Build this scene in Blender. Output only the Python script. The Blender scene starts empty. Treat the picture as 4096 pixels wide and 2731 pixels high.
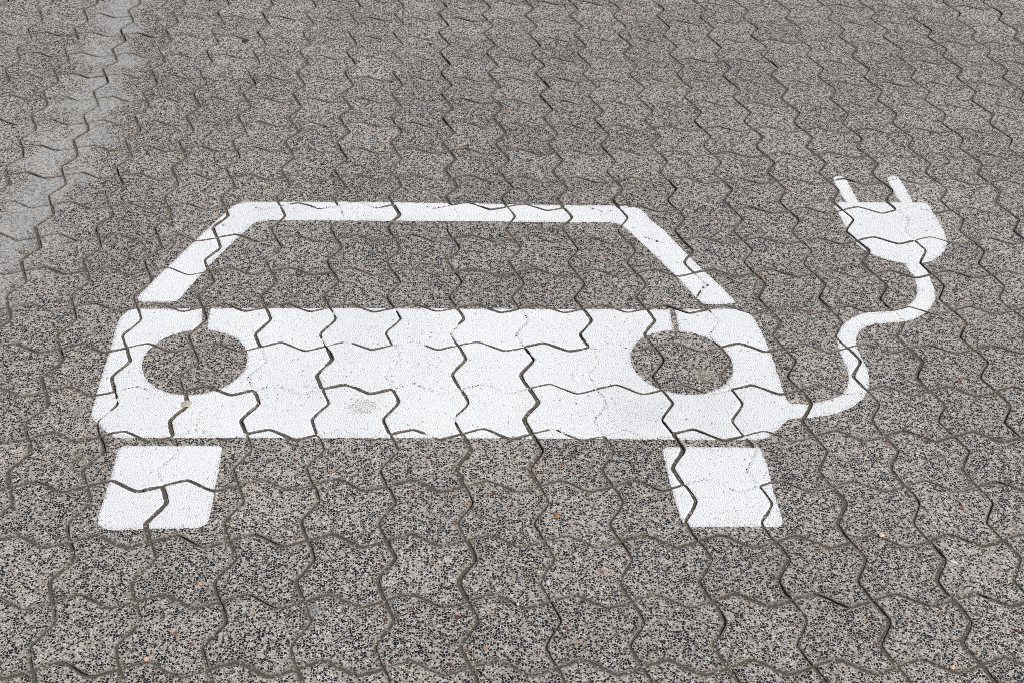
import bpy, math, random
import numpy as np
from mathutils import Matrix, Vector

# ------------------------------------------------------------------ camera, light, exposure
scene = bpy.context.scene
col = scene.collection
CELL = 0.15                                   # one paver, metres
CAM_R = [[0.999311, -0.00254, -0.037023], [-0.02767, 0.613815, -0.788965], [0.024729, 0.789446, 0.613322]]
CAM_C = [0.0442, -1.4107, 1.8128]
cd = bpy.data.cameras.new('camera')
cam = bpy.data.objects.new('camera', cd)
col.objects.link(cam)
cd.sensor_width = 36.0
cd.lens = 45.19
cd.shift_x = 0.0523
cd.clip_start = 0.05
cd.clip_end = 2000.0
m4 = Matrix(CAM_R).to_4x4()
m4.translation = Vector(CAM_C)
cam.matrix_world = m4
scene.camera = cam

SUN_EL, SUN_AZ = math.radians(47), math.radians(-24)      # azimuth measured from +X (right), negative = towards the viewer
sv = Vector((math.cos(SUN_EL) * math.cos(SUN_AZ), math.cos(SUN_EL) * math.sin(SUN_AZ), math.sin(SUN_EL)))
world = bpy.data.worlds.new('World')
scene.world = world
world.use_nodes = True
wn = world.node_tree
sky = wn.nodes.new('ShaderNodeTexSky')
sky.sky_type = 'NISHITA'
sky.sun_disc = False
sky.sun_elevation = SUN_EL
sky.sun_rotation = math.pi / 2 - SUN_AZ
bg = wn.nodes['Background']
bg.inputs['Strength'].default_value = 0.062
wn.links.new(sky.outputs[0], bg.inputs['Color'])
sl = bpy.data.lights.new('sun', 'SUN')
sl.energy = 3.8
sl.angle = math.radians(0.53)
sl.color = (1.0, 0.955, 0.89)
sun = bpy.data.objects.new('sun', sl)
col.objects.link(sun)
sun.rotation_euler = sv.to_track_quat('Z', 'Y').to_euler()
sun.location = sv * 10
scene.view_settings.view_transform = 'Standard'
scene.view_settings.look = 'None'
scene.view_settings.gamma = 1.0
scene.view_settings.use_curve_mapping = False
scene.view_settings.exposure = 0.24
scene.render.engine = 'CYCLES'
scene.cycles.pixel_filter_type = 'BLACKMAN_HARRIS'
scene.cycles.filter_width = 0.8
scene.cycles.use_denoising = False
scene.cycles.use_adaptive_sampling = False
scene.cycles.max_bounces = 5

# ------------------------------------------------------------------ node helpers
class NT:
    def __init__(s, name):
        s.m = bpy.data.materials.new(name)
        s.m.use_nodes = True
        s.t = s.m.node_tree
        s.b = s.t.nodes['Principled BSDF']
    def n(s, kind, **kw):
        x = s.t.nodes.new(kind)
        for k, v in kw.items():
            if k[0] == '_':
                x.inputs[k[1:]].default_value = v
            else:
                setattr(x, k, v)
        return x
    def l(s, a, b):
        s.t.links.new(a, b)
    def _in(s, sock, v):
        if hasattr(v, 'links'):
            s.l(v, sock)
        elif v is not None:
            sock.default_value = v
    def math(s, op, a, b=None, c=None, clamp=False):
        x = s.n('ShaderNodeMath', operation=op, use_clamp=clamp)
        for i, v in enumerate((a, b, c)):
            s._in(x.inputs[i], v)
        return x.outputs[0]
    def step(s, v, a, b, lo=0.0, hi=1.0):
        x = s.n('ShaderNodeMapRange', interpolation_type='SMOOTHSTEP')
        s._in(x.inputs[0], v)
        for i, q in enumerate((a, b, lo, hi)):
            s._in(x.inputs[i + 1], q)
        return x.outputs[0]
    def lin(s, v, a, b, lo=0.0, hi=1.0):
        x = s.n('ShaderNodeMapRange')
        s._in(x.inputs[0], v)
        for i, q in enumerate((a, b, lo, hi)):
            s._in(x.inputs[i + 1], q)
        return x.outputs[0]
    def mix(s, f, a, b, mode='MIX'):
        x = s.n('ShaderNodeMix', data_type='RGBA', blend_type=mode)
        s._in(x.inputs[0], f)
        s._in(x.inputs[6], a)
        s._in(x.inputs[7], b)
        return x.outputs[2]
    def vor(s, vec, scale, feature='F1', dims='2D', rnd=1.0):
        x = s.n('ShaderNodeTexVoronoi', feature=feature, voronoi_dimensions=dims)
        s.l(vec, x.inputs['Vector'])
        x.inputs['Scale'].default_value = scale
        x.inputs['Randomness'].default_value = rnd
        return x
    def noise(s, vec, scale, detail=2.0, rough=0.5, dims='2D'):
        x = s.n('ShaderNodeTexNoise', noise_dimensions=dims)
        s.l(vec, x.inputs['Vector'])
        x.inputs['Scale'].default_value = scale
        x.inputs['Detail'].default_value = detail
        x.inputs['Roughness'].default_value = rough
        return x
    def vmath(s, op, a, b=None, sc=None):
        x = s.n('ShaderNodeVectorMath', operation=op)
        s._in(x.inputs[0], a)
        if b is not None:
            s._in(x.inputs[1], b)
        if sc is not None:
            s._in(x.inputs['Scale'], sc)
        return x
def C4(r, g, b):
    return (r, g, b, 1.0)

def seg_dist(N, xy, ax, ay, bx, by):
    """distance from the ground point to the segment a-b, as nodes"""
    dx, dy = bx - ax, by - ay
    L2 = dx * dx + dy * dy
    sp = N.vmath('SUBTRACT', xy, (ax, ay, 0)).outputs[0]
    dt = N.vmath('DOT_PRODUCT', sp, (dx / L2, dy / L2, 0)).outputs['Value']
    t = N.math('ADD', dt, 0.0, clamp=True)
    pr = N.vmath('SCALE', (dx, dy, 0), sc=t).outputs[0]
    return N.vmath('DISTANCE', sp, pr).outputs['Value']

def aggregate_material(name, with_rim=True):
    N = NT(name)
    geo = N.n('ShaderNodeNewGeometry')
    pos = geo.outputs['Position']
    # flatten to the ground plane
    xy = N.vmath('MULTIPLY', pos, (1, 1, 0)).outputs[0]
    # irregular chips
    wob = N.noise(xy, 330.0, 2.0, 0.6)
    wv = N.vmath('SCALE', N.vmath('SUBTRACT', wob.outputs['Color'], (0.5, 0.5, 0.5)).outputs[0], sc=0.0030).outputs[0]
    p = N.vmath('ADD', xy, wv).outputs[0]
    SC = 188.0
    v1 = N.vor(p, SC)
    e1 = N.vor(p, SC, 'DISTANCE_TO_EDGE')
    sep = N.n('ShaderNodeSeparateColor')
    N.l(v1.outputs['Color'], sep.inputs[0])
    r1, r2, r3 = sep.outputs
    # dark fraction: differs from stone to stone and in slow patches
    isl = N.math('FRACT', N.math('ADD', geo.outputs['Random Per Island'], N.n('ShaderNodeObjectInfo').outputs['Random']))
    slow = N.noise(xy, 3.1, 3.0, 0.6).outputs[0]
    frac = N.math('ADD', N.lin(isl, 0, 1, 0.50, 0.60), N.lin(slow, 0.3, 0.7, -0.07, 0.07))
    clump = N.noise(xy, 125.0, 1.0, 0.6).outputs[0]
    frac = N.math('ADD', frac, N.lin(clump, 0.3, 0.7, -0.24, 0.24))
    # the left-hand side is paler, the middle darker
    sx = N.n('ShaderNodeSeparateXYZ')
    N.l(pos, sx.inputs[0])
    frac = N.math('SUBTRACT', frac, N.step(sx.outputs[0], -0.2, -1.2, 0.0, 0.05))
    dk = N.math('LESS_THAN', r1, frac)
    size = N.lin(r2, 0, 1, 0.045, 0.17)
    body = N.step(e1.outputs['Distance'], size, N.math('ADD', size, 0.07))
    dark = N.math('MULTIPLY', dk, body)
    # flakes of a second size lying across the first
    pr = N.n('ShaderNodeVectorRotate', rotation_type='Z_AXIS')
    N.l(p, pr.inputs['Vector'])
    pr.inputs['Angle'].default_value = 0.7
    ps_ = N.vmath('MULTIPLY', pr.outputs[0], (1.0, 1.45, 0)).outputs[0]
    v4 = N.vor(ps_, 215.0)
    e4 = N.vor(ps_, 215.0, 'DISTANCE_TO_EDGE')
    sep4 = N.n('ShaderNodeSeparateColor')
    N.l(v4.outputs['Color'], sep4.inputs[0])
    dark4 = N.math('MULTIPLY', N.math('LESS_THAN', sep4.outputs[0], N.math('MULTIPLY', frac, 0.36)), N.step(e4.outputs['Distance'], N.lin(sep4.outputs[1], 0, 1, 0.04, 0.16), N.lin(sep4.outputs[1], 0, 1, 0.11, 0.23)))
    dark = N.math('MAXIMUM', dark, dark4)
    # a second, finer population between the big chips
    p2 = N.vmath('ADD', p, (3.17, 1.73, 0)).outputs[0]
    v2 = N.vor(p2, 430.0)
    e2 = N.vor(p2, 430.0, 'DISTANCE_TO_EDGE')
    sep2 = N.n('ShaderNodeSeparateColor')
    N.l(v2.outputs['Color'], sep2.inputs[0])
    q1, q2, q3 = sep2.outputs
    fine = N.math('MULTIPLY', N.math('LESS_THAN', q1, 0.27), N.step(e2.outputs['Distance'], 0.06, 0.16))
    # light matrix: cream, grey, pinkish, white grains
    cr = N.n('ShaderNodeValToRGB')
    N.l(q2, cr.inputs[0])
    el = cr.color_ramp.elements
    el[0].position, el[0].color = 0.0, C4(0.24, 0.21, 0.18)
    el[1].position, el[1].color = 1.0, C4(0.78, 0.76, 0.73)
    for ps, c in ((0.25, C4(0.43, 0.395, 0.355)), (0.45, C4(0.52, 0.475, 0.425)), (0.62, C4(0.54, 0.445, 0.375)), (0.80, C4(0.59, 0.56, 0.52))):
        x = el.new(ps)
        x.color = c
    light = cr.outputs[0]
    dcol = N.n('ShaderNodeValToRGB')
    N.l(r3, dcol.inputs[0])
    el = dcol.color_ramp.elements
    el[0].position, el[0].color = 0.0, C4(0.010, 0.012, 0.015)
    el[1].position, el[1].color = 1.0, C4(0.05, 0.047, 0.044)
    x = el.new(0.7)
    x.color = C4(0.017, 0.019, 0.022)
    c = N.mix(N.math('MULTIPLY', fine, 0.75), light, C4(0.10, 0.095, 0.09))
    c = N.mix(dark, c, dcol.outputs[0])
    # rare big coloured stones
    v3 = N.vor(p, 62.0)
    sep3 = N.n('ShaderNodeSeparateColor')
    N.l(v3.outputs['Color'], sep3.inputs[0])
    rad = N.lin(sep3.outputs[1], 0, 1, 0.16, 0.30)
    rare = N.math('MULTIPLY', N.math('LESS_THAN', sep3.outputs[0], 0.026), N.math('LESS_THAN', v3.outputs['Distance'], rad))
    rc = N.n('ShaderNodeValToRGB')
    rc.color_ramp.interpolation = 'CONSTANT'
    N.l(sep3.outputs[2], rc.inputs[0])
    el = rc.color_ramp.elements
    el[0].position, el[0].color = 0.0, C4(0.27, 0.13, 0.075)
    el[1].position, el[1].color = 0.2, C4(0.12, 0.115, 0.12)
    for ps, cc in ((0.4, C4(0.14, 0.055, 0.045)), (0.55, C4(0.20, 0.17, 0.13)), (0.7, C4(0.50, 0.33, 0.22)), (0.84, C4(0.19, 0.12, 0.12))):
        x = el.new(ps)
        x.color = cc
    c = N.mix(rare, c, rc.outputs[0])
    # traffic film: pavers slightly lighter / darker as a whole
    tone = N.math('MULTIPLY', N.lin(isl, 0, 1, 1.03, 0.91), N.lin(N.noise(xy, 1.1, 3.0, 0.55).outputs[0], 0.3, 0.7, 0.92, 1.08))
    tone = N.math('MULTIPLY', tone, 0.80)
    c = N.vmath('SCALE', c, sc=tone).outputs[0]
    # pale cement wash that runs down the left side
    PL = [(-1.02, 3.4), (-0.985, 2.80), (-0.975, 2.35), (-0.955, 1.95), (-0.955, 1.60), (-0.965, 1.30), (-1.00, 1.02), (-1.06, 0.80)]
    PL = STAIN
    d = None
    for (ax, ay), (bx, by) in zip(PL[:-1], PL[1:]):
        q = seg_dist(N, xy, ax, ay, bx, by)
        d = q if d is None else N.math('MINIMUM', d, q)
    wn_ = N.noise(xy, 9.0, 4.0, 0.6).outputs[0]
    d = N.math('ADD', d, N.lin(wn_, 0.25, 0.75, -0.09, 0.09))
    film = N.step(d, 0.125, 0.01)
    film = N.math('MULTIPLY', film, N.lin(N.noise(xy, 90.0, 4.0, 0.7).outputs[0], 0.38, 0.62, 0.25, 0.75))
    c = N.mix(film, c, C4(0.435, 0.435, 0.425))
    # small olive / grey blotches
    for (bx, by, br, cc, st) in BLOTS:
        dd = N.vmath('DISTANCE', xy, (bx, by, 0)).outputs['Value']
        dd = N.math('ADD', dd, N.lin(wob.outputs[0], 0.3, 0.7, -0.35 * br, 0.35 * br))
        c = N.mix(N.step(dd, br, br * 0.4, 0.0, st), c, C4(*cc))
    if with_rim:
        at = N.n('ShaderNodeAttribute', attribute_name='rim')
        rn = N.noise(xy, 75.0, 3.0, 0.65).outputs[0]
        rim = N.math('MULTIPLY', at.outputs['Fac'], N.lin(rn, 0.3, 0.7, 0.55, 1.5), clamp=True)
        grit = N.mix(N.step(N.noise(xy, 430.0, 3.0, 0.75).outputs[0], 0.35, 0.65), C4(0.035, 0.032, 0.028), C4(0.24, 0.205, 0.17))
        c = N.mix(N.math('MULTIPLY', rim, 0.75, clamp=True), c, grit)
    N.l(c, N.b.inputs['Base Color'])
    N.b.inputs['Roughness'].default_value = 0.78
    rg = N.lin(dark, 0, 1, 0.85, 0.5)
    N.l(rg, N.b.inputs['Roughness'])
    N.b.inputs['Specular IOR Level'].default_value = 0.35
    h = N.math('ADD', N.math('MULTIPLY', N.step(e1.outputs['Distance'], 0.0, 0.3), 0.6), N.math('MULTIPLY', wob.outputs[0], 0.6))
    bmp = N.n('ShaderNodeBump')
    bmp.inputs['Strength'].default_value = 0.55
    bmp.inputs['Distance'].default_value = 0.0009
    N.l(h, bmp.inputs['Height'])
    N.l(bmp.outputs[0], N.b.inputs['Normal'])
    return N.m

STAIN = [(-0.96, 3.6), (-0.947, 2.83), (-0.911, 2.40), (-0.905, 2.08), (-0.91, 1.88), (-0.93, 1.66), (-0.945, 1.44), (-0.96, 1.26), (-0.985, 1.10), (-1.05, 0.88)]
BLOTS = [(-0.635, 0.535, 0.030, (0.17, 0.16, 0.11), 0.35), (-0.90, 0.47, 0.010, (0.16, 0.15, 0.10), 0.5),
         (-0.665, 0.68, 0.020, (0.28, 0.27, 0.25), 0.6), (0.70, 0.80, 0.030, (0.36, 0.31, 0.25), 0.45),
         (1.40, 0.60, 0.028, (0.10, 0.095, 0.08), 0.45), (-0.13, 0.13, 0.020, (0.24, 0.24, 0.23), 0.6)]

def sand_material():
    N = NT('joint sand')
    pos = N.n('ShaderNodeNewGeometry').outputs['Position']
    g = N.noise(pos, 430.0, 3.0, 0.75, '3D').outputs[0]
    w = N.noise(pos, 4.0, 4.0, 0.6, '3D').outputs[0]
    c = N.mix(N.step(w, 0.35, 0.65), C4(0.100, 0.087, 0.071), C4(0.095, 0.088, 0.075))
    mo = N.noise(pos, 13.0, 3.0, 0.6, '3D').outputs[0]
    c = N.mix(N.step(mo, 0.62, 0.72, 0.0, 0.5), c, C4(0.105, 0.105, 0.055))
    c = N.vmath('SCALE', c, sc=N.lin(g, 0.32, 0.68, 0.35, 1.6)).outputs[0]
    gr = N.vor(pos, 300.0, dims='3D')
    sp = N.n('ShaderNodeSeparateColor')
    N.l(gr.outputs['Color'], sp.inputs[0])
    c = N.mix(N.math('MULTIPLY', N.math('LESS_THAN', sp.outputs[0], 0.08), 0.8), c, C4(0.42, 0.38, 0.33))
    N.l(c, N.b.inputs['Base Color'])
    N.b.inputs['Roughness'].default_value = 0.95
    N.b.inputs['Specular IOR Level'].default_value = 0.1
    b = N.n('ShaderNodeBump')
    b.inputs['Strength'].default_value = 0.7
    b.inputs['Distance'].default_value = 0.001
    N.l(g, b.inputs['Height'])
    N.l(b.outputs[0], N.b.inputs['Normal'])
    return N.m

def paint_material():
    N = NT('white road paint')
    pos = N.n('ShaderNodeNewGeometry').outputs['Position']
    xy = N.vmath('MULTIPLY', pos, (1, 1, 0)).outputs[0]
    wob = N.noise(xy, 330.0, 2.0, 0.6)
    wv = N.vmath('SCALE', N.vmath('SUBTRACT', wob.outputs['Color'], (0.5, 0.5, 0.5)).outputs[0], sc=0.004).outputs[0]
    p = N.vmath('ADD', xy, wv).outputs[0]
    e1 = N.vor(p, 188.0, 'DISTANCE_TO_EDGE').outputs['Distance']
    v1 = N.vor(p, 188.0)
    s1 = N.n('ShaderNodeSeparateColor')
    N.l(v1.outputs['Color'], s1.inputs[0])
    wear = N.n('ShaderNodeAttribute', attribute_name='wear').outputs['Fac']
    # unfilled pits between the chips: bare stone plus their shade, darkened into the colour
    slow = N.noise(xy, 7.0, 4.0, 0.65).outputs[0]
    gate = N.noise(xy, 120.0, 2.0, 0.7).outputs[0]
    lvl = N.math('ADD', N.lin(slow, 0.3, 0.7, 0.0, 0.11), N.math('MULTIPLY', wear, 0.34))
    thr = N.math('SUBTRACT', 0.665, lvl)
    pit = N.math('MULTIPLY', N.step(e1, 0.11, 0.03), N.step(gate, thr, N.math('ADD', thr, 0.05)))
    spot = N.math('MULTIPLY', N.math('LESS_THAN', s1.outputs[1], 0.012), N.step(e1, 0.12, 0.22))
    pit = N.math('MAXIMUM', pit, N.math('MULTIPLY', spot, N.step(gate, 0.45, 0.55)))
    # one crackled, rubbed-through patch and a few fainter ones
    for (wx, wy, rx, ry, st) in WORN:
        q = N.vmath('MULTIPLY', N.vmath('SUBTRACT', xy, (wx, wy, 0)).outputs[0], (1 / rx, 1 / ry, 0)).outputs[0]
        ln = N.math('ADD', N.vmath('LENGTH', q).outputs['Value'], N.lin(slow, 0.3, 0.7, -0.15, 0.15))
        pit = N.math('MAXIMUM', pit, N.math('MULTIPLY', N.step(ln, 1.05, 0.75, 0.0, st), N.step(e1, 0.16, 0.05)))
    dirt = N.noise(xy, 2.3, 4.0, 0.6).outputs[0]
    base = N.mix(N.lin(dirt, 0.3, 0.7, 0.0, 1.0), C4(0.82, 0.835, 0.845), C4(0.75, 0.765, 0.775))
    sx = N.n('ShaderNodeSeparateXYZ')
    N.l(pos, sx.inputs[0])
    # tyre-greyed lower right corner
    gd = N.vmath('DISTANCE', xy, (0.62, 0.63, 0)).outputs['Value']
    base = N.mix(N.math('MULTIPLY', N.step(gd, 0.26, 0.05), N.lin(slow, 0.3, 0.7, 0.1, 0.6)), base, C4(0.66, 0.665, 0.665))
    base = N.vmath('SCALE', base, sc=N.lin(wob.outputs[0], 0.3, 0.7, 0.93, 1.03)).outputs[0]
    c = N.mix(N.math('MULTIPLY', pit, 0.9), base, C4(0.17, 0.16, 0.145))
    N.l(c, N.b.inputs['Base Color'])
    N.b.inputs['Roughness'].default_value = 0.62
    N.b.inputs['Specular IOR Level'].default_value = 0.3
    h = N.math('ADD', N.step(e1, 0.0, 0.32), N.math('MULTIPLY', wob.outputs[0], 0.7))
    b = N.n('ShaderNodeBump')
    b.inputs['Strength'].default_value = 0.6
    b.inputs['Distance'].default_value = 0.0010
    N.l(h, b.inputs['Height'])
    N.l(b.outputs[0], N.b.inputs['Normal'])
    return N.m
WORN = [(-0.058, 0.694, 0.036, 0.030, 0.8), (0.285, 0.690, 0.022, 0.016, 0.22), (-0.185, 0.76, 0.012, 0.010, 0.4)]

def stone_material(name, rgb, rough=0.6):
    N = NT(name)
    pos = N.n('ShaderNodeNewGeometry').outputs['Position']
    n = N.noise(pos, 260.0, 4.0, 0.65, '3D').outputs[0]
    c = N.mix(N.lin(n, 0.3, 0.7), C4(*[v * 0.68 for v in rgb]), C4(*[min(1, v * 1.25) for v in rgb]))
    N.l(c, N.b.inputs['Base Color'])
    N.b.inputs['Roughness'].default_value = rough
    b = N.n('ShaderNodeBump')
    b.inputs['Strength'].default_value = 0.5
    b.inputs['Distance'].default_value = 0.0006
    N.l(n, b.inputs['Height'])
    N.l(b.outputs[0], N.b.inputs['Normal'])
    return N.m

M_AGG = aggregate_material('exposed aggregate concrete')
M_GROUND = aggregate_material('open ground', with_rim=False)
M_SAND = sand_material()
M_PAINT = paint_material()

def mesh_obj(name, verts, faces, mat, parent=None, attrs=None, smooth=False):
    me = bpy.data.meshes.new(name)
    me.from_pydata([tuple(v) for v in verts], [], faces)
    if attrs:
        for k, vals in attrs.items():
            a = me.attributes.new(k, 'FLOAT', 'POINT')
            a.data.foreach_set('value', np.asarray(vals, dtype=np.float32))
    if smooth:
        me.polygons.foreach_set('use_smooth', [True] * len(me.polygons))
    me.materials.append(mat)
    me.update()
    o = bpy.data.objects.new(name, me)
    col.objects.link(o)
    o.parent = parent
    return o

def grid_obj(name, xs, ys, Z, mat, parent=None):
    nx, ny = len(xs), len(ys)
    X, Y = np.meshgrid(xs, ys)
    V = np.stack([X.ravel(), Y.ravel(), Z.ravel()], 1).astype(np.float32)
    a = (np.arange(ny - 1)[:, None] * nx + np.arange(nx - 1)[None, :]).ravel()
    F = np.stack([a, a + 1, a + nx + 1, a + nx], 1).astype(np.int32)
    return raw_mesh(name, V, F, mat, parent)

def raw_mesh(name, V, F, mat, parent=None, attrs=None, smooth=True):
    me = bpy.data.meshes.new(name)
    me.vertices.add(len(V))
    me.vertices.foreach_set('co', np.ascontiguousarray(V, dtype=np.float32).ravel())
    k = F.shape[1]
    me.loops.add(F.size)
    me.loops.foreach_set('vertex_index', np.ascontiguousarray(F, dtype=np.int32).ravel())
    me.polygons.add(len(F))
    me.polygons.foreach_set('loop_start', np.arange(0, F.size, k, dtype=np.int32))
    me.polygons.foreach_set('loop_total', np.full(len(F), k, dtype=np.int32))
    if smooth:
        me.polygons.foreach_set('use_smooth', np.ones(len(F), dtype=bool))
    if attrs:
        for kk, vals in attrs.items():
            a = me.attributes.new(kk, 'FLOAT', 'POINT')
            a.data.foreach_set('value', np.asarray(vals, dtype=np.float32))
    me.materials.append(mat)
    me.update(calc_edges=True)
    me.validate()
    o = bpy.data.objects.new(name, me)
    col.objects.link(o)
    o.parent = parent
    return o

# ------------------------------------------------------------------ value noise in numpy
_rng = np.random.RandomState(5)
_T = _rng.rand(256, 256)
def vnoise(x, y, f, s=0):
    x = np.asarray(x) * f + 37.7 * (s + 1)
    y = np.asarray(y) * f + 91.3 * (s + 1)
    xi, yi = np.floor(x).astype(int), np.floor(y).astype(int)
    fx, fy = x - xi, y - yi
    fx = fx * fx * (3 - 2 * fx)
    fy = fy * fy * (3 - 2 * fy)
    g = lambda a, b: _T[a & 255, b & 255]
    return (g(xi, yi) * (1 - fx) + g(xi + 1, yi) * fx) * (1 - fy) + (g(xi, yi + 1) * (1 - fx) + g(xi + 1, yi + 1) * fx) * fy
def sand_z(x, y):
    n = vnoise(x, y, 14, 1) * 0.6 + vnoise(x, y, 45, 2) * 0.4
    return np.clip(-0.0014 - 0.0030 * np.clip(n - 0.30, 0, 1) - 0.014 * np.clip(n - 0.62, 0, 1), -0.008, -0.0014)

# ------------------------------------------------------------------ where the paver corners lie
# measured offsets of the joint crossings from a regular 15 cm lattice, in thousandths of a paver:
# one line per course (nearest first): first column, then (dx, dy) for each crossing
SURVEY = [
[-4,[[-17,9],[-30,31],[-26,2],[-6,14],[-18,6],[-4,18],[-11,-1],[-4,1],[-6,-18],[-1,5],[-13,-24],[-22,-1]]],
[-4,[[-14,28],[-26,33],[-5,15],[10,8],[-11,32],[-4,7],[5,-11],[-6,-5],[-7,-12],[-33,5],[-20,-24],[-17,-8]]],
[-4,[[-2,9],[1,4],[3,5],[-21,26],[-9,-4],[15,17],[-4,-17],[-14,-22],[-3,-21],[-8,-43],[-21,-30],[5,-34],[-33,-13]]],
[-5,[[2,-12],[2,13],[-7,5],[-1,25],[-9,42],[-26,-2],[23,-12],[27,-15],[16,-14],[-25,31],[4,-19],[-7,-29],[-4,-4],[-14,-34]]],
[-5,[[10,-57],[-6,-13],[3,-13],[12,32],[-9,17],[18,16],[16,47],[-3,47],[-4,-15],[-8,46],[-9,-15],[0,0],[10,0],[9,-16],[-32,-32]]],
[-5,[[25,-62],[28,-44],[10,-59],[9,-18],[17,10],[15,12],[23,-2],[48,33],[29,1],[-17,-7],[16,5],[44,7],[50,-8],[-28,-23],[-55,-22]]],
[-5,[[16,-53],[8,-35],[-5,-20],[20,-6],[-5,5],[12,63],[-2,49],[28,-1],[10,13],[20,43],[56,10],[15,14],[18,0],[-28,4],[-3,-29]]],
[-6,[[7,-20],[2,5],[-2,-9],[27,5],[6,3],[10,9],[23,-4],[24,13],[14,-20],[34,-6],[34,0],[32,-14],[23,-27],[16,-2],[8,-35],[9,-10],[-27,-5]]],
[-6,[[-4,-26],[-5,3],[-7,-1],[-17,-2],[-2,6],[-18,14],[-1,2],[2,9],[22,18],[7,4],[31,-8],[-23,20],[-12,28],[-27,15],[10,2],[-29,9],[-16,17]]],
[-6,[[8,-30],[7,-20],[5,-19],[5,-9],[-1,-21],[20,-25],[-1,-1],[2,9],[47,19],[32,6],[-34,-29],[-45,-20],[-11,-10],[35,-22],[-6,10],[16,20],[41,30]]],
[-6,[[-8,9],[18,-27],[25,-15],[12,-3],[-10,-1],[6,70],[-40,106],[2,70],[-6,33],[1,21],[-5,-15],[11,-3],[35,-15],[26,-28],[13,-16],[-16,20],[-21,32],[-4,19]]],
[-7,[[-8,12],[-5,1],[-5,15],[6,-12],[2,-8],[-2,32],[-36,-6],[1,35],[24,23],[22,-14],[9,-27],[42,-12],[3,27],[31,-10],[49,4],[9,-9],[5,-47],[58,46],[23,-19]]],
[-7,[[18,-6],[7,21],[-8,15],[-8,15],[-6,31],[-11,20],[-40,-20],[4,-3],[6,13],[-3,2],[31,-9],[27,-21],[-3,-33],[12,-17],[37,-56],[27,-13],[16,3],[27,-9],[37,7]]],
[-7,[[19,-16],[0,2],[-15,20],[-8,9],[-1,28],[-3,17],[-40,34],[-7,53],[0,42],[13,90],[12,79],[32,-21],[24,-3],[4,-44],[31,-26],[3,-68],[-53,-110],[-9,-62],[26,-14],[-39,-57]]],
[-7,[[-3,9],[2,-1],[0,-43],[-10,-23],[-16,-3],[-4,18],[-54,37],[-18,58],[-8,79],[-9,68],[6,57],[5,14],[29,35],[-19,-9],[-4,11],[-23,-1],[13,-43],[-39,-25],[-26,-5],[-81,-17]]],
[-8,[[-8,15],[-7,17],[-2,14],[-4,-17],[-17,39],[-14,-5],[-10,-49],[-3,-27],[2,29],[11,18],[8,7],[10,43],[15,52],[0,7],[-39,28],[-52,-17],[-3,6],[-12,28],[-21,-18],[-61,-64],[-39,26],[-50,47]]],
[-8,[[4,-53],[-2,-29],[15,-18],[13,-63],[2,-39],[-1,-50],[-4,-26],[4,-36],[-8,23],[0,12],[-5,1],[-24,-10],[-22,14],[-15,38],[-10,27],[-8,16],[25,112],[-3,-7],[-6,-19],[31,41],[58,102],[50,90]]],
[-8,[[-1,-61],[0,3],[4,-7],[-16,-55],[7,-65],[17,-91],[-20,-87],[-18,-39],[-17,-57],[-13,-8],[-6,-4],[-11,7],[-15,-4],[-8,60],[-12,11],[-14,-1],[-34,25],[-10,14],[-23,39],[0,66],[4,17],[-16,42]]],
[-8,[[7,7],[10,-27],[9,-38],[-5,-49],[0,-75],[5,-85],[-7,-57],[11,-91],[-12,39],[5,-11],[7,-22],[-6,-34],[33,-44],[29,-16],[13,12],[5,0],[12,29],[-3,17],[-16,4],[-27,-8],[1,101],[35,50],[-3,37]]]]
C0, C1, R0, R1 = -19, 27, -4, 33
NC, NR = C1 - C0 + 1, R1 - R0 + 1
off = np.full((NR, NC, 2), np.nan)
for r, (c, lst) in enumerate(SURVEY):
    for k, (dx, dy) in enumerate(lst):
        damp = 1.0 if r < 12 else 0.75
        off[r - R0, c + k - C0] = (dx / 1000 * damp, dy / 1000 * damp)
# fill the unseen rest by diffusion plus a little laying error
known = ~np.isnan(off[..., 0])
fill = np.where(known[..., None], off, 0.0)
for it in range(400):
    p_ = np.pad(fill, ((1, 1), (1, 1), (0, 0)), mode='edge')
    avg = (p_[:-2, 1:-1] + p_[2:, 1:-1] + p_[1:-1, :-2] + p_[1:-1, 2:]) / 4
    fill = np.where(known[..., None], fill, avg * 0.995)
# take half of the reading error out
p_ = np.pad(fill, ((1, 1), (1, 1), (0, 0)), mode='edge')
avg = (p_[:-2, 1:-1] + p_[2:, 1:-1] + p_[1:-1, :-2] + p_[1:-1, 2:]) / 4
fill = np.where(known[..., None], 0.7 * fill + 0.3 * avg, fill + _rng.normal(0, 0.012, fill.shape))
NODE = np.zeros((NR, NC, 2))
NODE[..., 0] = (np.arange(C0, C1 + 1)[None, :] + fill[..., 0]) * CELL
NODE[..., 1] = (np.arange(R0, R1 + 1)[:, None] + fill[..., 1]) * CELL
def node(c, r):
    return NODE[r - R0, c - C0]

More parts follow.
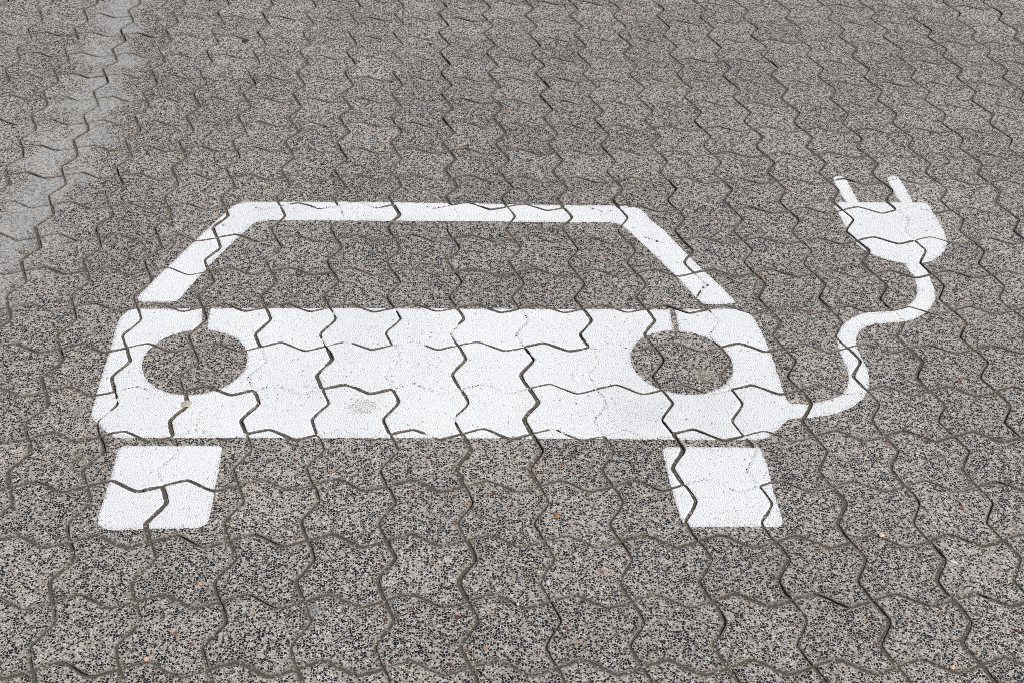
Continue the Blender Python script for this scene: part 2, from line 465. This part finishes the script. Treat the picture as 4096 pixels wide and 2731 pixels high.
# S-shaped joint: offset across the joint against distance along it
SU = np.array([0, .05, .13, .22, .265, .305, .345, .42, .5, .58, .655, .695, .735, .78, .87, .95, 1.0])
SV = np.array([0, .022, .052, .082, .097, .104, .094, .052, 0, -.052, -.094, -.104, -.097, -.082, -.052, -.022, 0])
def outline(c, r, lite=False):
    """closed outline of a paver, counter-clockwise, with the side each segment belongs to"""
    a, b, d, e = node(c, r), node(c + 1, r), node(c + 1, r + 1), node(c, r + 1)
    U, V = (SU, SV) if not lite else (SU[[0, 3, 5, 7, 9, 11, 13, 16]], SV[[0, 3, 5, 7, 9, 11, 13, 16]])
    pts, side = [], []
    for u, s in zip(U[:-1], V[:-1]): pts.append((u, s)); side.append(0)              # near side
    for u, s in zip(U[::-1][:-1], V[::-1][:-1]): pts.append((1 + s, 1 - u)); side.append(1)   # right side, upwards
    for u, s in zip(U[::-1][:-1], V[::-1][:-1]): pts.append((u, 1 + s)); side.append(2)       # far side, leftwards
    for u, s in zip(U[:-1], V[:-1]): pts.append((s, 1 - u)); side.append(3)          # left side, downwards
    P = np.array(pts)
    u, v = P[:, :1], P[:, 1:]
    W = a * (1 - u) * (1 - v) + b * u * (1 - v) + d * u * v + e * (1 - u) * v
    W = W + np.stack([vnoise(W[:, 0], W[:, 1], 34, 10) - 0.5, vnoise(W[:, 0], W[:, 1], 34, 11) - 0.5], 1) * 0.0028
    return W, np.array(side)

random.seed(11)
GAPV = {}; GAPH = {}
def gap_v(c, r):      # joint along column line c between rows r and r+1 (half width, metres)
    if (c, r) not in GAPV:
        GAPV[(c, r)] = min(0.0038, max(0.0016, random.gauss(0.0024, 0.0009))) + (0.0009 if c in (1, 2, 3) and r > 9 else 0)
    return GAPV[(c, r)]
def gap_h(c, r):
    if (c, r) not in GAPH:
        GAPH[(c, r)] = min(0.0032, max(0.0012, random.gauss(0.0021, 0.0008)))
    return GAPH[(c, r)]
def side_gap(c, r):
    return np.array([gap_h(c, r), gap_v(c + 1, r), gap_h(c, r + 1), gap_v(c, r)])
TILT = {}
def tilt(c, r):
    if (c, r) not in TILT:
        cl = lambda s: max(-2 * s, min(2 * s, random.gauss(0, s)))
        TILT[(c, r)] = (cl(0.00030), cl(0.0026), cl(0.0026))
    return TILT[(c, r)]
def top_z(c, r, x, y):
    z0, sx_, sy_ = tilt(c, r)
    m = (node(c, r) + node(c + 1, r + 1)) / 2
    return z0 + sx_ * (x - m[0]) + sy_ * (y - m[1])

def inset(W, side, g, extra):
    n = len(W)
    d = np.roll(W, -1, 0) - W
    d /= np.linalg.norm(d, axis=1)[:, None]
    nn = np.stack([-d[:, 1], d[:, 0]], 1)               # inward normal of the segment that starts at each point
    npv = np.roll(nn, 1, 0)
    gs = g[side]; gp = np.roll(gs, 1)
    b = nn + npv
    L = (nn * npv).sum(1)
    res = W + b * ((gs + gp) / 2 + extra)[:, None] / (1 + L)[:, None]
    corner = side != np.roll(side, 1)
    # true mitre at the four corners
    for i in np.where(corner)[0]:
        A = np.array([nn[i], npv[i]])
        res[i] = W[i] + np.linalg.solve(A, np.array([gs[i] + extra, gp[i] + extra]))
    return res

def paver_geo(c, r, lite=False):
    W, side = outline(c, r, lite)
    g = side_gap(c, r)
    rings = [(0.0, -0.016, 1.0), (0.0, -0.0014, 1.0), (0.0010, -0.0004, 0.9), (0.0022, 0.0, 0.45), (0.0065, 0.0, 0.0)]
    if lite:
        rings = [rings[0], rings[1], rings[3], rings[4]]
    V, A = [], []
    for q_, (ex, dz, rm) in enumerate(rings):
        P = inset(W, side, g, ex)
        Z = top_z(c, r, P[:, 0], P[:, 1]) + dz
        if q_ in (1, 2):
            jn = vnoise(P[:, 0] + c, P[:, 1] + r, 120, 12) - 0.5
            P = P + (W.mean(0) - P) * (jn * 0.016)[:, None]
            V_x = P
        if dz > -0.01:     # worn arrises
            Z += (vnoise(P[:, 0], P[:, 1], 160, 3) - 0.5) * 0.0006 * (dz < 0)
        V.append(np.c_[P, Z]); A += [rm] * len(P)
    n = len(W)
    cen = W.mean(0)
    V.append(np.array([[cen[0], cen[1], top_z(c, r, cen[0], cen[1])]])); A.append(0.0)
    V = np.concatenate(V)
    F = []
    k = len(rings)
    for q in range(k - 1):
        for i in range(n):
            j = (i + 1) % n
            F.append((q * n + i, q * n + j, (q + 1) * n + j, (q + 1) * n + i))
    for i in range(n):
        F.append(((k - 1) * n + i, (k - 1) * n + (i + 1) % n, k * n))
    return V, F, A

# ------------------------------------------------------------------ the setting
Rt = np.array(CAM_R).T
def project(x, y, z=0.0):
    q = Rt @ (np.array([x, y, z]) - np.array(CAM_C))
    w = 45.19 / 36 / -q[2]
    return q[0] * w + 0.5 - 0.0523, 0.5 * 682 / 1024 - q[1] * w
ground = grid_obj('ground', np.linspace(-400, 400, 9), np.linspace(-400, 400, 9), np.full((9, 9), -0.022), M_GROUND)
ground['kind'] = 'structure'
pavement = bpy.data.objects.new('pavement', None)
col.objects.link(pavement)
pavement['kind'] = 'structure'

xs = np.arange(C0 * CELL - 0.02, C1 * CELL + 0.02, 0.018)
ys = np.arange(R0 * CELL - 0.02, R1 * CELL + 0.02, 0.018)
X, Y = np.meshgrid(xs, ys)
sandbed = grid_obj('joint_sand', xs, ys, sand_z(X, Y), M_SAND, pavement)
sandbed['kind'] = 'stuff'

cells = []
for r in range(R0, R1):
    for c in range(C0, C1):
        W, _ = outline(c, r, True)
        pr = np.array([project(x, y) for x, y in W])
        cl = np.clip(pr, [0, 0], [1, 682 / 1024])
        x, y = cl[:, 0], cl[:, 1]
        area = abs((x * np.roll(y, -1) - y * np.roll(x, -1)).sum()) / 2 if (pr[:, 0].max() > 0 and pr[:, 0].min() < 1 and pr[:, 1].max() > 0 and pr[:, 1].min() < 682 / 1024) else 0
        cells.append((area, c, r))
cells.sort(key=lambda t: -t[0])
print('pavers in view', sum(1 for a in cells if a[0] > 1e-6))
for area, c, r in cells[:300]:
    V, F, A = paver_geo(c, r)
    mesh_obj('paver', V, F, M_AGG, pavement, {'rim': A})
VV, FF, AA, base = [], [], [], 0
for area, c, r in cells[300:]:
    V, F, A = paver_geo(c, r, area == 0)
    VV.append(V); AA += A
    FF += [tuple(i + base for i in f) for f in F]
    base += len(V)
rest = mesh_obj('pavers', np.concatenate(VV), FF, M_AGG, pavement, {'rim': AA})
rest['kind'] = 'stuff'

# ------------------------------------------------------------------ the painted marking
SHAPES = {
'body':[[-0.6145,1.0429],[-0.1202,1.0481],[0.2935,1.047],[0.6943,1.0459],[0.7815,1.0505],[0.8337,1.0478],[0.8501,1.0339],[0.8609,1.0023],[0.8656,0.9599],[0.8695,0.8617],[0.868,0.7385],[0.8704,0.7031],[0.8887,0.7031],[0.9107,0.7012],[0.895,0.6565],[0.8634,0.6564],[0.8479,0.6442],[0.8206,0.6138],[0.7914,0.5872],[0.6168,0.5873],[0.2648,0.5911],[-0.1002,0.5925],[-0.5639,0.5923],[-0.5876,0.6071],[-0.6069,0.6298],[-0.6265,0.6529],[-0.6339,0.6692],[-0.6353,0.7954],[-0.6334,0.8883],[-0.6351,0.9917],[-0.6321,1.0086],[-0.625,1.0256]],
'cable':[[1.2954,1.2446],[1.2931,1.2201],[1.2992,1.1852],[1.2907,1.1323],[1.2708,1.0896],[1.2421,1.0626],[1.1989,1.0429],[1.1588,1.0386],[1.1335,1.0367],[1.1079,1.0266],[1.0695,0.9948],[1.0402,0.9495],[1.0332,0.9163],[1.0307,0.8623],[1.0314,0.815],[1.025,0.7841],[1.0086,0.7487],[0.988,0.7263],[0.959,0.7139],[0.9107,0.7012],[0.895,0.6565],[0.926,0.6598],[0.9563,0.6665],[1.0037,0.6886],[1.0378,0.7189],[1.0606,0.7538],[1.0725,0.7842],[1.0775,0.8255],[1.0756,0.8785],[1.0776,0.9165],[1.0884,0.9497],[1.1101,0.9779],[1.1428,0.9951],[1.1996,0.9983],[1.2462,1.0129],[1.2927,1.0481],[1.3231,1.096],[1.3345,1.1387],[1.3388,1.1918],[1.3391,1.245]],
'plug':[[1.196,1.5395],[1.4385,1.5395],[1.4439,1.5314],[1.4451,1.4858],[1.4437,1.4213],[1.4429,1.3884],[1.4354,1.347],[1.4214,1.3164],[1.3993,1.2862],[1.3681,1.2596],[1.3391,1.245],[1.2954,1.2446],[1.2662,1.2567],[1.2403,1.2703],[1.2078,1.3011],[1.1938,1.3392],[1.1865,1.3754],[1.1856,1.4291],[1.185,1.4828],[1.1849,1.5231]],
'prong1':[[1.2159,1.6528],[1.22,1.6686],[1.2318,1.679],[1.2458,1.6776],[1.2531,1.6667],[1.2546,1.6494],[1.2553,1.538],[1.2225,1.5376],[1.2177,1.5796]],
'prong2':[[1.3695,1.6549],[1.3749,1.6707],[1.3871,1.6812],[1.4007,1.6798],[1.4064,1.6688],[1.4069,1.6515],[1.4062,1.5384],[1.3709,1.538],[1.3672,1.5815]],
'wheel1':[[-0.5559,0.5678],[-0.3439,0.569],[-0.3443,0.5396],[-0.3441,0.4588],[-0.3459,0.3642],[-0.3487,0.3467],[-0.3574,0.3382],[-0.3709,0.3352],[-0.5321,0.3313],[-0.5468,0.3359],[-0.5581,0.3475],[-0.5611,0.363],[-0.5566,0.4717]],
'wheel2':[[0.5701,0.5648],[0.7632,0.5637],[0.7738,0.5628],[0.7772,0.5503],[0.7796,0.512],[0.7759,0.4148],[0.7762,0.3543],[0.772,0.3394],[0.7606,0.3336],[0.589,0.3342],[0.5785,0.3393],[0.5743,0.355],[0.5688,0.4526]],
'roof':[[-0.6006,1.0708],[-0.5118,1.0713],[-0.4512,1.2312],[-0.3931,1.356],[-0.3669,1.4087],[-0.3535,1.4241],[-0.326,1.4314],[-0.1454,1.4313],[0.1276,1.4316],[0.432,1.4307],[0.5773,1.4302],[0.5929,1.4177],[0.604,1.4005],[0.6725,1.2504],[0.7094,1.162],[0.7262,1.1162],[0.7437,1.0744],[0.7568,1.0686],[0.8299,1.0731],[0.801,1.1534],[0.7707,1.2159],[0.7352,1.3067],[0.6994,1.4015],[0.6775,1.4341],[0.6587,1.4911],[0.6414,1.5069],[0.5876,1.5136],[0.2997,1.5167],[0.0132,1.5234],[-0.1613,1.5249],[-0.3953,1.5213],[-0.4174,1.513],[-0.4302,1.4912],[-0.4722,1.4007],[-0.5065,1.3247],[-0.5684,1.1833],[-0.6071,1.0895]],
'slot1':[[-0.4489,1.0554],[-0.4278,1.0555],[-0.4286,1.021],[-0.4284,0.9984],[-0.4242,0.9539],[-0.4534,0.9538],[-0.445,0.9704],[-0.4426,0.9983]],
'slot2':[[0.6619,1.0621],[0.6746,1.0622],[0.6749,1.0271],[0.6697,0.9534],[0.656,0.9533],[0.6597,1.0041]]}
LIGHTS = [(-0.4379, 0.8468, 0.1163), (0.658, 0.8484, 0.1156)]
def soften(P, iters=3):
    P = np.array(P, float)
    cut = 0.008
    for _ in range(iters):
        out = []
        n = len(P)
        for i in range(n):
            a, b, c_ = P[i - 1], P[i], P[(i + 1) % n]
            for q in (a, c_):
                v = q - b
                L = np.linalg.norm(v)
                out.append(b + v / L * min(cut, L * 0.25))
        P = np.array(out)
        cut *= 0.5
    return P
def poly_sd(P, x, y):
    """signed distance to a closed polygon, positive inside"""
    d = np.full(x.shape, 1e9)
    ins = np.zeros(x.shape, bool)
    Q = np.roll(P, -1, 0)
    for (ax, ay), (bx, by) in zip(P, Q):
        dx, dy = bx - ax, by - ay
        t = np.clip(((x - ax) * dx + (y - ay) * dy) / (dx * dx + dy * dy + 1e-18), 0, 1)
        d = np.minimum(d, (x - ax - t * dx) ** 2 + (y - ay - t * dy) ** 2)
        if ay != by:
            cond = ((ay > y) != (by > y)) & (x < (bx - ax) * (y - ay) / (by - ay) + ax)
            ins ^= cond
    d = np.sqrt(d)
    return np.where(ins, d, -d)

# joints bridged by paint: 0 = painted shut, 1 = open (default), between = broken line
OV = {(-1, 6): .7, (0, 6): .8, (2, 6): .25, (5, 6): .4, (-2, 5): .35, (0, 5): .3, (2, 5): .85, (3, 5): .35, (-4, 4): .55, (-1, 4): .8,
      (0, 4): .8, (1, 4): .85, (3, 4): .35, (1, 6): .85, (1, 5): .85, (3, 6): .85, (-1, 5): .75, (-1, 9): .3, (1, 9): .15, (-3, 3): .2, (5, 3): .35, (9, 9): .1, (9, 7): .1, (8, 6): .1,
      (5, 5): .2, (3, 9): .85, (2, 9): .8, (0, 9): .9, (5, 7): .5}
OH = {(0, 6): .6, (3, 6): .12, (-1, 6): .7, (-4, 5): .2, (-2, 5): .08, (-1, 5): .7, (0, 5): .0, (1, 5): -.3, (4, 5): .1, (-3, 4): .25, (-1, 4): .12, (0, 4): .7, (2, 4): .7,
      (3, 4): .15, (-3, 10): .35, (-2, 10): .6, (-1, 10): .5, (0, 10): .15, (1, 10): .8, (3, 10): .25, (4, 10): .5, (9, 10): .08, (8, 8): .6, (4, 3): .1, (6, 5): .3,
      (7, 7): .5, (4, 9): .2, (9, 11): .1, (8, 11): .5}
G = 0.0024
gx = np.arange(-0.66, 1.47, G)
gy = np.arange(0.31, 1.70, G)
GX, GY = np.meshgrid(gx, gy)
DJ = np.full(GX.shape, -1.0)       # distance into the stone, negative in the joint
OP = np.ones(GX.shape)
PZ = np.zeros(GX.shape)
for r in range(1, 12):
    for c in range(-6, 11):
        W, side = outline(c, r)
        i0, i1 = np.searchsorted(gx, [W[:, 0].min() - G, W[:, 0].max() + G])
        j0, j1 = np.searchsorted(gy, [W[:, 1].min() - G, W[:, 1].max() + G])
        if i0 >= i1 or j0 >= j1:
            continue
        x, y = GX[j0:j1, i0:i1], GY[j0:j1, i0:i1]
        g = side_gap(c, r)
        ops = [OH.get((c, r), 1.0), OV.get((c + 1, r), 1.0), OH.get((c, r + 1), 1.0), OV.get((c, r), 1.0)]
        best = np.full(x.shape, 1e9); op = np.ones(x.shape); ins = np.zeros(x.shape, bool)
        Q = np.roll(W, -1, 0)
        for (ax, ay), (bx, by), s in zip(W, Q, side):
            dx, dy = bx - ax, by - ay
            t = np.clip(((x - ax) * dx + (y - ay) * dy) / (dx * dx + dy * dy), 0, 1)
            d = np.sqrt((x - ax - t * dx) ** 2 + (y - ay - t * dy) ** 2) - g[s]
            op = np.where(d < best, ops[s], op)
            best = np.minimum(best, d)
            if ay != by:
                ins ^= ((ay > y) != (by > y)) & (x < (bx - ax) * (y - ay) / (by - ay) + ax)
        for arr, val in ((DJ, best), (OP, op), (PZ, top_z(c, r, x, y))):
            arr[j0:j1, i0:i1] = np.where(ins, val, arr[j0:j1, i0:i1])
# rough, chip-sized edge
nf = vnoise(GX, GY, 230, 4) * 0.55 + vnoise(GX, GY, 110, 5) * 0.45 - 0.5
nm = vnoise(GX, GY, 60, 6) * 0.6 + vnoise(GX, GY, 140, 7) * 0.4 - 0.5
nl = vnoise(GX, GY, 26, 8) * 0.65 + vnoise(GX, GY, 70, 9) * 0.35
bridge = np.clip((1 - OP) * 1.25 - 0.42 + (nl - 0.5) * 1.1 * (OP < 0.97), -1, 1.2)       # > 0 where paint crosses the joint
JF = DJ + nm * 0.0026 + np.where(bridge > 0, 0.0004 + bridge * 0.0075, bridge * 0.0006 - 0.0011)
JF = np.where(OP < -0.1, 0.01, JF)
polys = {k: soften(v) for k, v in SHAPES.items()}
SD = {k: poly_sd(polys[k], GX, GY) for k in polys}
body = SD['body'] * 1.0
for cx, cy, cr in LIGHTS:
    body = np.minimum(body, np.hypot(GX - cx, GY - cy) - cr)
body = np.minimum(body, -SD['slot1'])
body = np.minimum(body, -SD['slot2'])
SD['body'] = body
union = np.max([SD[k] for k in ('body', 'cable', 'plug', 'prong1', 'prong2', 'wheel1', 'wheel2', 'roof')], axis=0)
# the joins body/cable/plug are continuous
allow = {k: SD[k] for k in SD}
near_join = {'cable': (('body', (0.90, 0.68, 0.05)), ('plug', (1.317, 1.245, 0.05))), }
EDGE = union.copy()
for (cx, cy, cr) in ((0.903, 0.680, 0.026), (1.317, 1.245, 0.026), (1.239, 1.5395, 0.018), (1.389, 1.5395, 0.018)):
    w = np.clip((cr - np.hypot(GX - cx, GY - cy)) / 0.006, 0, 1)
    EDGE = EDGE + w * 0.004
GZ = np.where(DJ > 0.0024, 0.0, -0.00030 * np.clip((0.0024 - DJ) / 0.0014, 0, 1) - 0.0003 * np.clip((0.0010 - DJ) / 0.0010, 0, 1))
floor_z = sand_z(GX, GY) + 0.0004
surf = PZ + GZ
surf = np.where(DJ < 0, np.maximum(floor_z, surf - 0.0002), surf)
surf = surf + 0.0005 + np.clip(EDGE, 0, 0.002) * 0.05
wear = np.clip(1 - EDGE / 0.009, 0, 1) * 0.9
wear = np.maximum(wear, np.where(OP < 0.9, np.clip(1 - np.abs(DJ) / 0.003, 0, 1) * 0.8, 0))

def contour_mesh(f, name, parent):
    pos = f > 0
    ny, nx = f.shape
    a, b, c_, d = pos[:-1, :-1], pos[:-1, 1:], pos[1:, 1:], pos[1:, :-1]
    cnt = a.astype(int) + b + c_ + d
    vid = {}
    V, Wr, F = [], [], []
    def gv(j, i):
        k = (j, i)
        if k not in vid:
            vid[k] = len(V)
            V.append((gx[i], gy[j], surf[j, i])); Wr.append(wear[j, i])
        return vid[k]
    def ev(j0, i0, j1, i1):
        k = (j0, i0, j1, i1) if (j0, i0) < (j1, i1) else (j1, i1, j0, i0)
        if k not in vid:
            j0, i0, j1, i1 = k
            t = f[j0, i0] / (f[j0, i0] - f[j1, i1])
            vid[k] = len(V)
            V.append((gx[i0] * (1 - t) + gx[i1] * t, gy[j0] * (1 - t) + gy[j1] * t, surf[j0, i0] * (1 - t) + surf[j1, i1] * t - 0.0003))
            Wr.append(wear[j0, i0] * (1 - t) + wear[j1, i1] * t)
        return vid[k]
    full = np.argwhere(cnt == 4)
    for j, i in full.tolist():
        F.append((gv(j, i), gv(j, i + 1), gv(j + 1, i + 1), gv(j + 1, i)))
    for j, i in np.argwhere((cnt > 0) & (cnt < 4)).tolist():
        q = [(j, i), (j, i + 1), (j + 1, i + 1), (j + 1, i)]
        out = []
        for k in range(4):
            p0, p1 = q[k], q[(k + 1) % 4]
            if pos[p0]: out.append(gv(*p0))
            if pos[p0] != pos[p1]: out.append(ev(*p0, *p1))
        if len(out) >= 3:
            F.append(tuple(out))
    return mesh_obj(name, V, F, M_PAINT, parent, {'wear': Wr}, smooth=True)

mark = bpy.data.objects.new('electric_car_marking', None)
col.objects.link(mark)
mark.location = (0, 0, 0)
mark['label'] = 'white painted car with plug and trailing cable marked on the grey paving'
mark['category'] = 'road marking'
base_f = np.minimum(EDGE + nf * 0.0040, JF)
def part(keys, name, parent):
    f = np.minimum(base_f, np.max([SD[k] for k in keys], axis=0) + 0.00001)
    return contour_mesh(f, name, parent)
# claim the joins for one part each so that nothing overlaps
SDm = dict(SD)
def clipped(key, others):
    s = SD[key] + 0.0012
    for o_ in others:
        s = np.minimum(s, -SD[o_] - 0.0)
    return s
contour_mesh(np.minimum(base_f, SD['body'] + 0.0012), 'car_body', mark)
contour_mesh(np.minimum(base_f, SD['roof'] + 0.0012), 'windscreen_frame', mark)
contour_mesh(np.minimum(base_f, SD['wheel1'] + 0.0012), 'wheel', mark)
contour_mesh(np.minimum(base_f, SD['wheel2'] + 0.0012), 'wheel', mark)
contour_mesh(np.minimum(base_f, np.minimum(np.minimum(SD['cable'] + 0.003, -SD['body'] - 0.0012), -SD['plug'] - 0.0012)), 'cable', mark)
plug = contour_mesh(np.minimum(base_f, SD['plug'] + 0.0012), 'plug', mark)
for k in ('prong1', 'prong2'):
    contour_mesh(np.minimum(base_f, np.minimum(SD[k] + 0.003, -SD['plug'] - 0.0012)), 'prong', plug)

# ------------------------------------------------------------------ loose and proud stones
def pebble(x, y, rx, ry, h, rot, rgb, label, name='pebble', cat='pebble', rough=0.55, z=0.0, seed=1):
    rs = np.random.RandomState(seed)
    nu, nv = 14, 7
    ph = rs.rand(6) * 6.28
    V, F = [], []
    for j in range(nv + 1):
        t = math.pi * j / nv
        for i in range(nu):
            a = 2 * math.pi * i / nu
            k = 1 + 0.13 * math.sin(2 * a + ph[0]) + 0.09 * math.sin(3 * a + ph[1]) * math.sin(t) + 0.07 * math.sin(5 * a + ph[2] + t)
            px, py = rx * k * math.sin(t) * math.cos(a), ry * k * math.sin(t) * math.sin(a)
            V.append((px * math.cos(rot) - py * math.sin(rot), px * math.sin(rot) + py * math.cos(rot), h * 0.5 * (math.cos(t) * (1 + 0.1 * math.sin(a + ph[3]))) + h * 0.3))
    for j in range(nv):
        for i in range(nu):
            F.append((j * nu + i, (j + 1) * nu + i, (j + 1) * nu + (i + 1) % nu, j * nu + (i + 1) % nu))
    o = mesh_obj(name, V, F, stone_material('stone ' + label[:24], rgb, rough), None, None, True)
    o.location = (x, y, z)
    o['label'] = label
    o['category'] = cat
    return o
PEBBLES = [
(0.3306, 0.3658, 0.0051, 0.0051, 0.0026, 0.3, (0.36, 0.15, 0.05), 'glossy orange brown pebble left of the right painted wheel, midway down the paving'),
(0.2399, 0.1419, 0.0034, 0.0034, 0.0032, 1.0, (0.62, 0.66, 0.72), 'bright bluish white pebble in a horizontal joint near the bottom centre'),
(0.1544, 0.4043, 0.0035, 0.0035, 0.0026, 0.4, (0.5, 0.27, 0.12), 'small amber pebble beside a vertical joint below the car band'),
(-0.0079, 0.2337, 0.0049, 0.0037, 0.0022, 0.2, (0.1, 0.045, 0.04), 'dark red brown stone below centre, left of the amber pebble'),
(0.3233, 0.0873, 0.0039, 0.0039, 0.0024, 0.1, (0.13, 0.06, 0.045), 'dull maroon stone, right one of a close pair near the bottom edge'),
(0.3026, 0.0829, 0.0039, 0.0039, 0.0026, 0.5, (0.12, 0.055, 0.045), 'dull maroon stone in the joint, left one of a close pair near the bottom edge'),
(-0.4817, 0.4365, 0.0034, 0.0038, 0.004, 0.9, (0.045, 0.055, 0.065), 'small black pebble on the white paint of the left wheel'),
(-0.4135, 0.0238, 0.0052, 0.0047, 0.0026, 0.2, (0.62, 0.38, 0.27), 'pink orange pebble at the bottom left above a horizontal joint'),
(0.9954, -0.006, 0.0052, 0.0046, 0.003, 0.3, (0.66, 0.47, 0.3), 'large pale apricot pebble at the bottom right corner in a horizontal joint'),
(0.8962, 0.825, 0.006, 0.0054, 0.0036, 0.2, (0.035, 0.045, 0.055), 'round blue black pebble between the car band and the cable'),
(0.1423, 1.4094, 0.0038, 0.0038, 0.004, 0.2, (0.55, 0.43, 0.28), 'tiny beige pebble just under the painted roof line of the car'),
(1.635, 2.0089, 0.0076, 0.0091, 0.0034, 0.3, (0.22, 0.22, 0.18), 'grey green pebble far right, up the paving from the plug'),
(-0.4967, 2.5097, 0.0141, 0.0127, 0.002, 0.2, (0.045, 0.03, 0.028), 'dark brown flat scrap far up the paving, left of centre'),
(1.0799, 0.2413, 0.0073, 0.0044, 0.0022, -0.4, (0.6, 0.6, 0.6), 'pale elongated white stone chip right of the right painted wheel'),
(0.9611, 0.3106, 0.0057, 0.0052, 0.003, 0.5, (0.6, 0.5, 0.4), 'cream pebble on a horizontal joint right of the right painted wheel'),
(-0.5641, 0.1987, 0.004, 0.0036, 0.0022, 0.5, (0.56, 0.42, 0.27), 'peach coloured pebble below the left painted wheel'),
(1.141, 0.0744, 0.0045, 0.0036, 0.0022, -0.6, (0.09, 0.02, 0.025), 'deep crimson stone at the lower right edge of the paving'),
(0.2469, 0.2001, 0.0054, 0.0049, 0.002, 0.8, (0.22, 0.21, 0.22), 'slate grey stone with a pale edge at the bottom centre'),
(0.1046, 0.4045, 0.0063, 0.0032, 0.002, -0.5, (0.33, 0.28, 0.18), 'khaki sliver of stone left of the amber pebble'),
(-0.6254, 0.3104, 0.0071, 0.0057, 0.002, 0.6, (0.13, 0.105, 0.105), 'large purple grey stone set above a joint left of the left painted wheel'),
(-0.3274, 0.1775, 0.0058, 0.0046, 0.002, 0.6, (0.2, 0.17, 0.17), 'mauve grey stone below the left painted wheel to the right of centre'),
(-0.3467, 0.1936, 0.0032, 0.0032, 0.0022, 0.3, (0.4, 0.14, 0.07), 'small rust red pebble beside the mauve grey stone below the left wheel'),
(0.9321, 0.0963, 0.0059, 0.0047, 0.002, 0.2, (0.13, 0.13, 0.14), 'dark slate stone in the lower right between two vertical joints'),
(1.1016, 0.6203, 0.0047, 0.0043, 0.0022, 0.2, (0.08, 0.085, 0.095), 'small slate pebble right of where the cable bends, below it'),
(0.9849, 1.7534, 0.0054, 0.0038, 0.0024, 0.2, (0.36, 0.11, 0.05), 'brick red chip far up the paving to the left of the plug'),
(0.915, 1.1835, 0.0051, 0.0036, 0.0024, -0.2, (0.45, 0.17, 0.07), 'orange chip beside the joint just right of the windscreen pillar'),
(0.7728, 1.1471, 0.0032, 0.0029, 0.0032, 0.2, (0.04, 0.04, 0.045), 'tiny black pebble on the white right windscreen pillar'),
(0.6769, 1.341, 0.0041, 0.0037, 0.003, 0.2, (0.1, 0.11, 0.12), 'small grey pebble stuck near the top of the right windscreen pillar'),
(-0.4403, 1.4045, 0.0022, 0.0022, 0.0034, 0.2, (0.05, 0.045, 0.04), 'tiny dark pebble on the top left corner of the painted roof')]
for k, (x, y, rx, ry, h, rot, rgb, label) in enumerate(PEBBLES):
    o = pebble(x, y, rx, ry, h, rot, rgb, label, seed=k + 3)
    o['group'] = 'loose and exposed stones on the paving'
# a dried beige blob below the left headlight circle
rs = np.random.RandomState(8)
V, F = [(0, 0, 0.0016)], []
n = 26
for ring, (rr, zz) in enumerate(((0.6, 0.0014), (1.0, 0.0002))):
    for i in range(n):
        a = 2 * math.pi * i / n
        k = 1 + 0.14 * math.sin(2 * a + 1) + 0.1 * math.sin(5 * a) + rs.uniform(-.05, .05)
        V.append((0.0098 * rr * k * math.cos(a), 0.0125 * rr * k * math.sin(a), zz))
for i in range(n):
    j = (i + 1) % n
    F.append((0, 1 + i, 1 + j))
    F.append((1 + i, 1 + n + i, 1 + n + j, 1 + j))
bl = mesh_obj('dropping', V, F, stone_material('dried blob', (0.46, 0.43, 0.35), 0.8), None, None, True)
bl.location = (-0.4366, 0.7001, 0.0012)
bl['label'] = 'dried beige dropping on the painted band below the left round headlight'
bl['category'] = 'dropping'
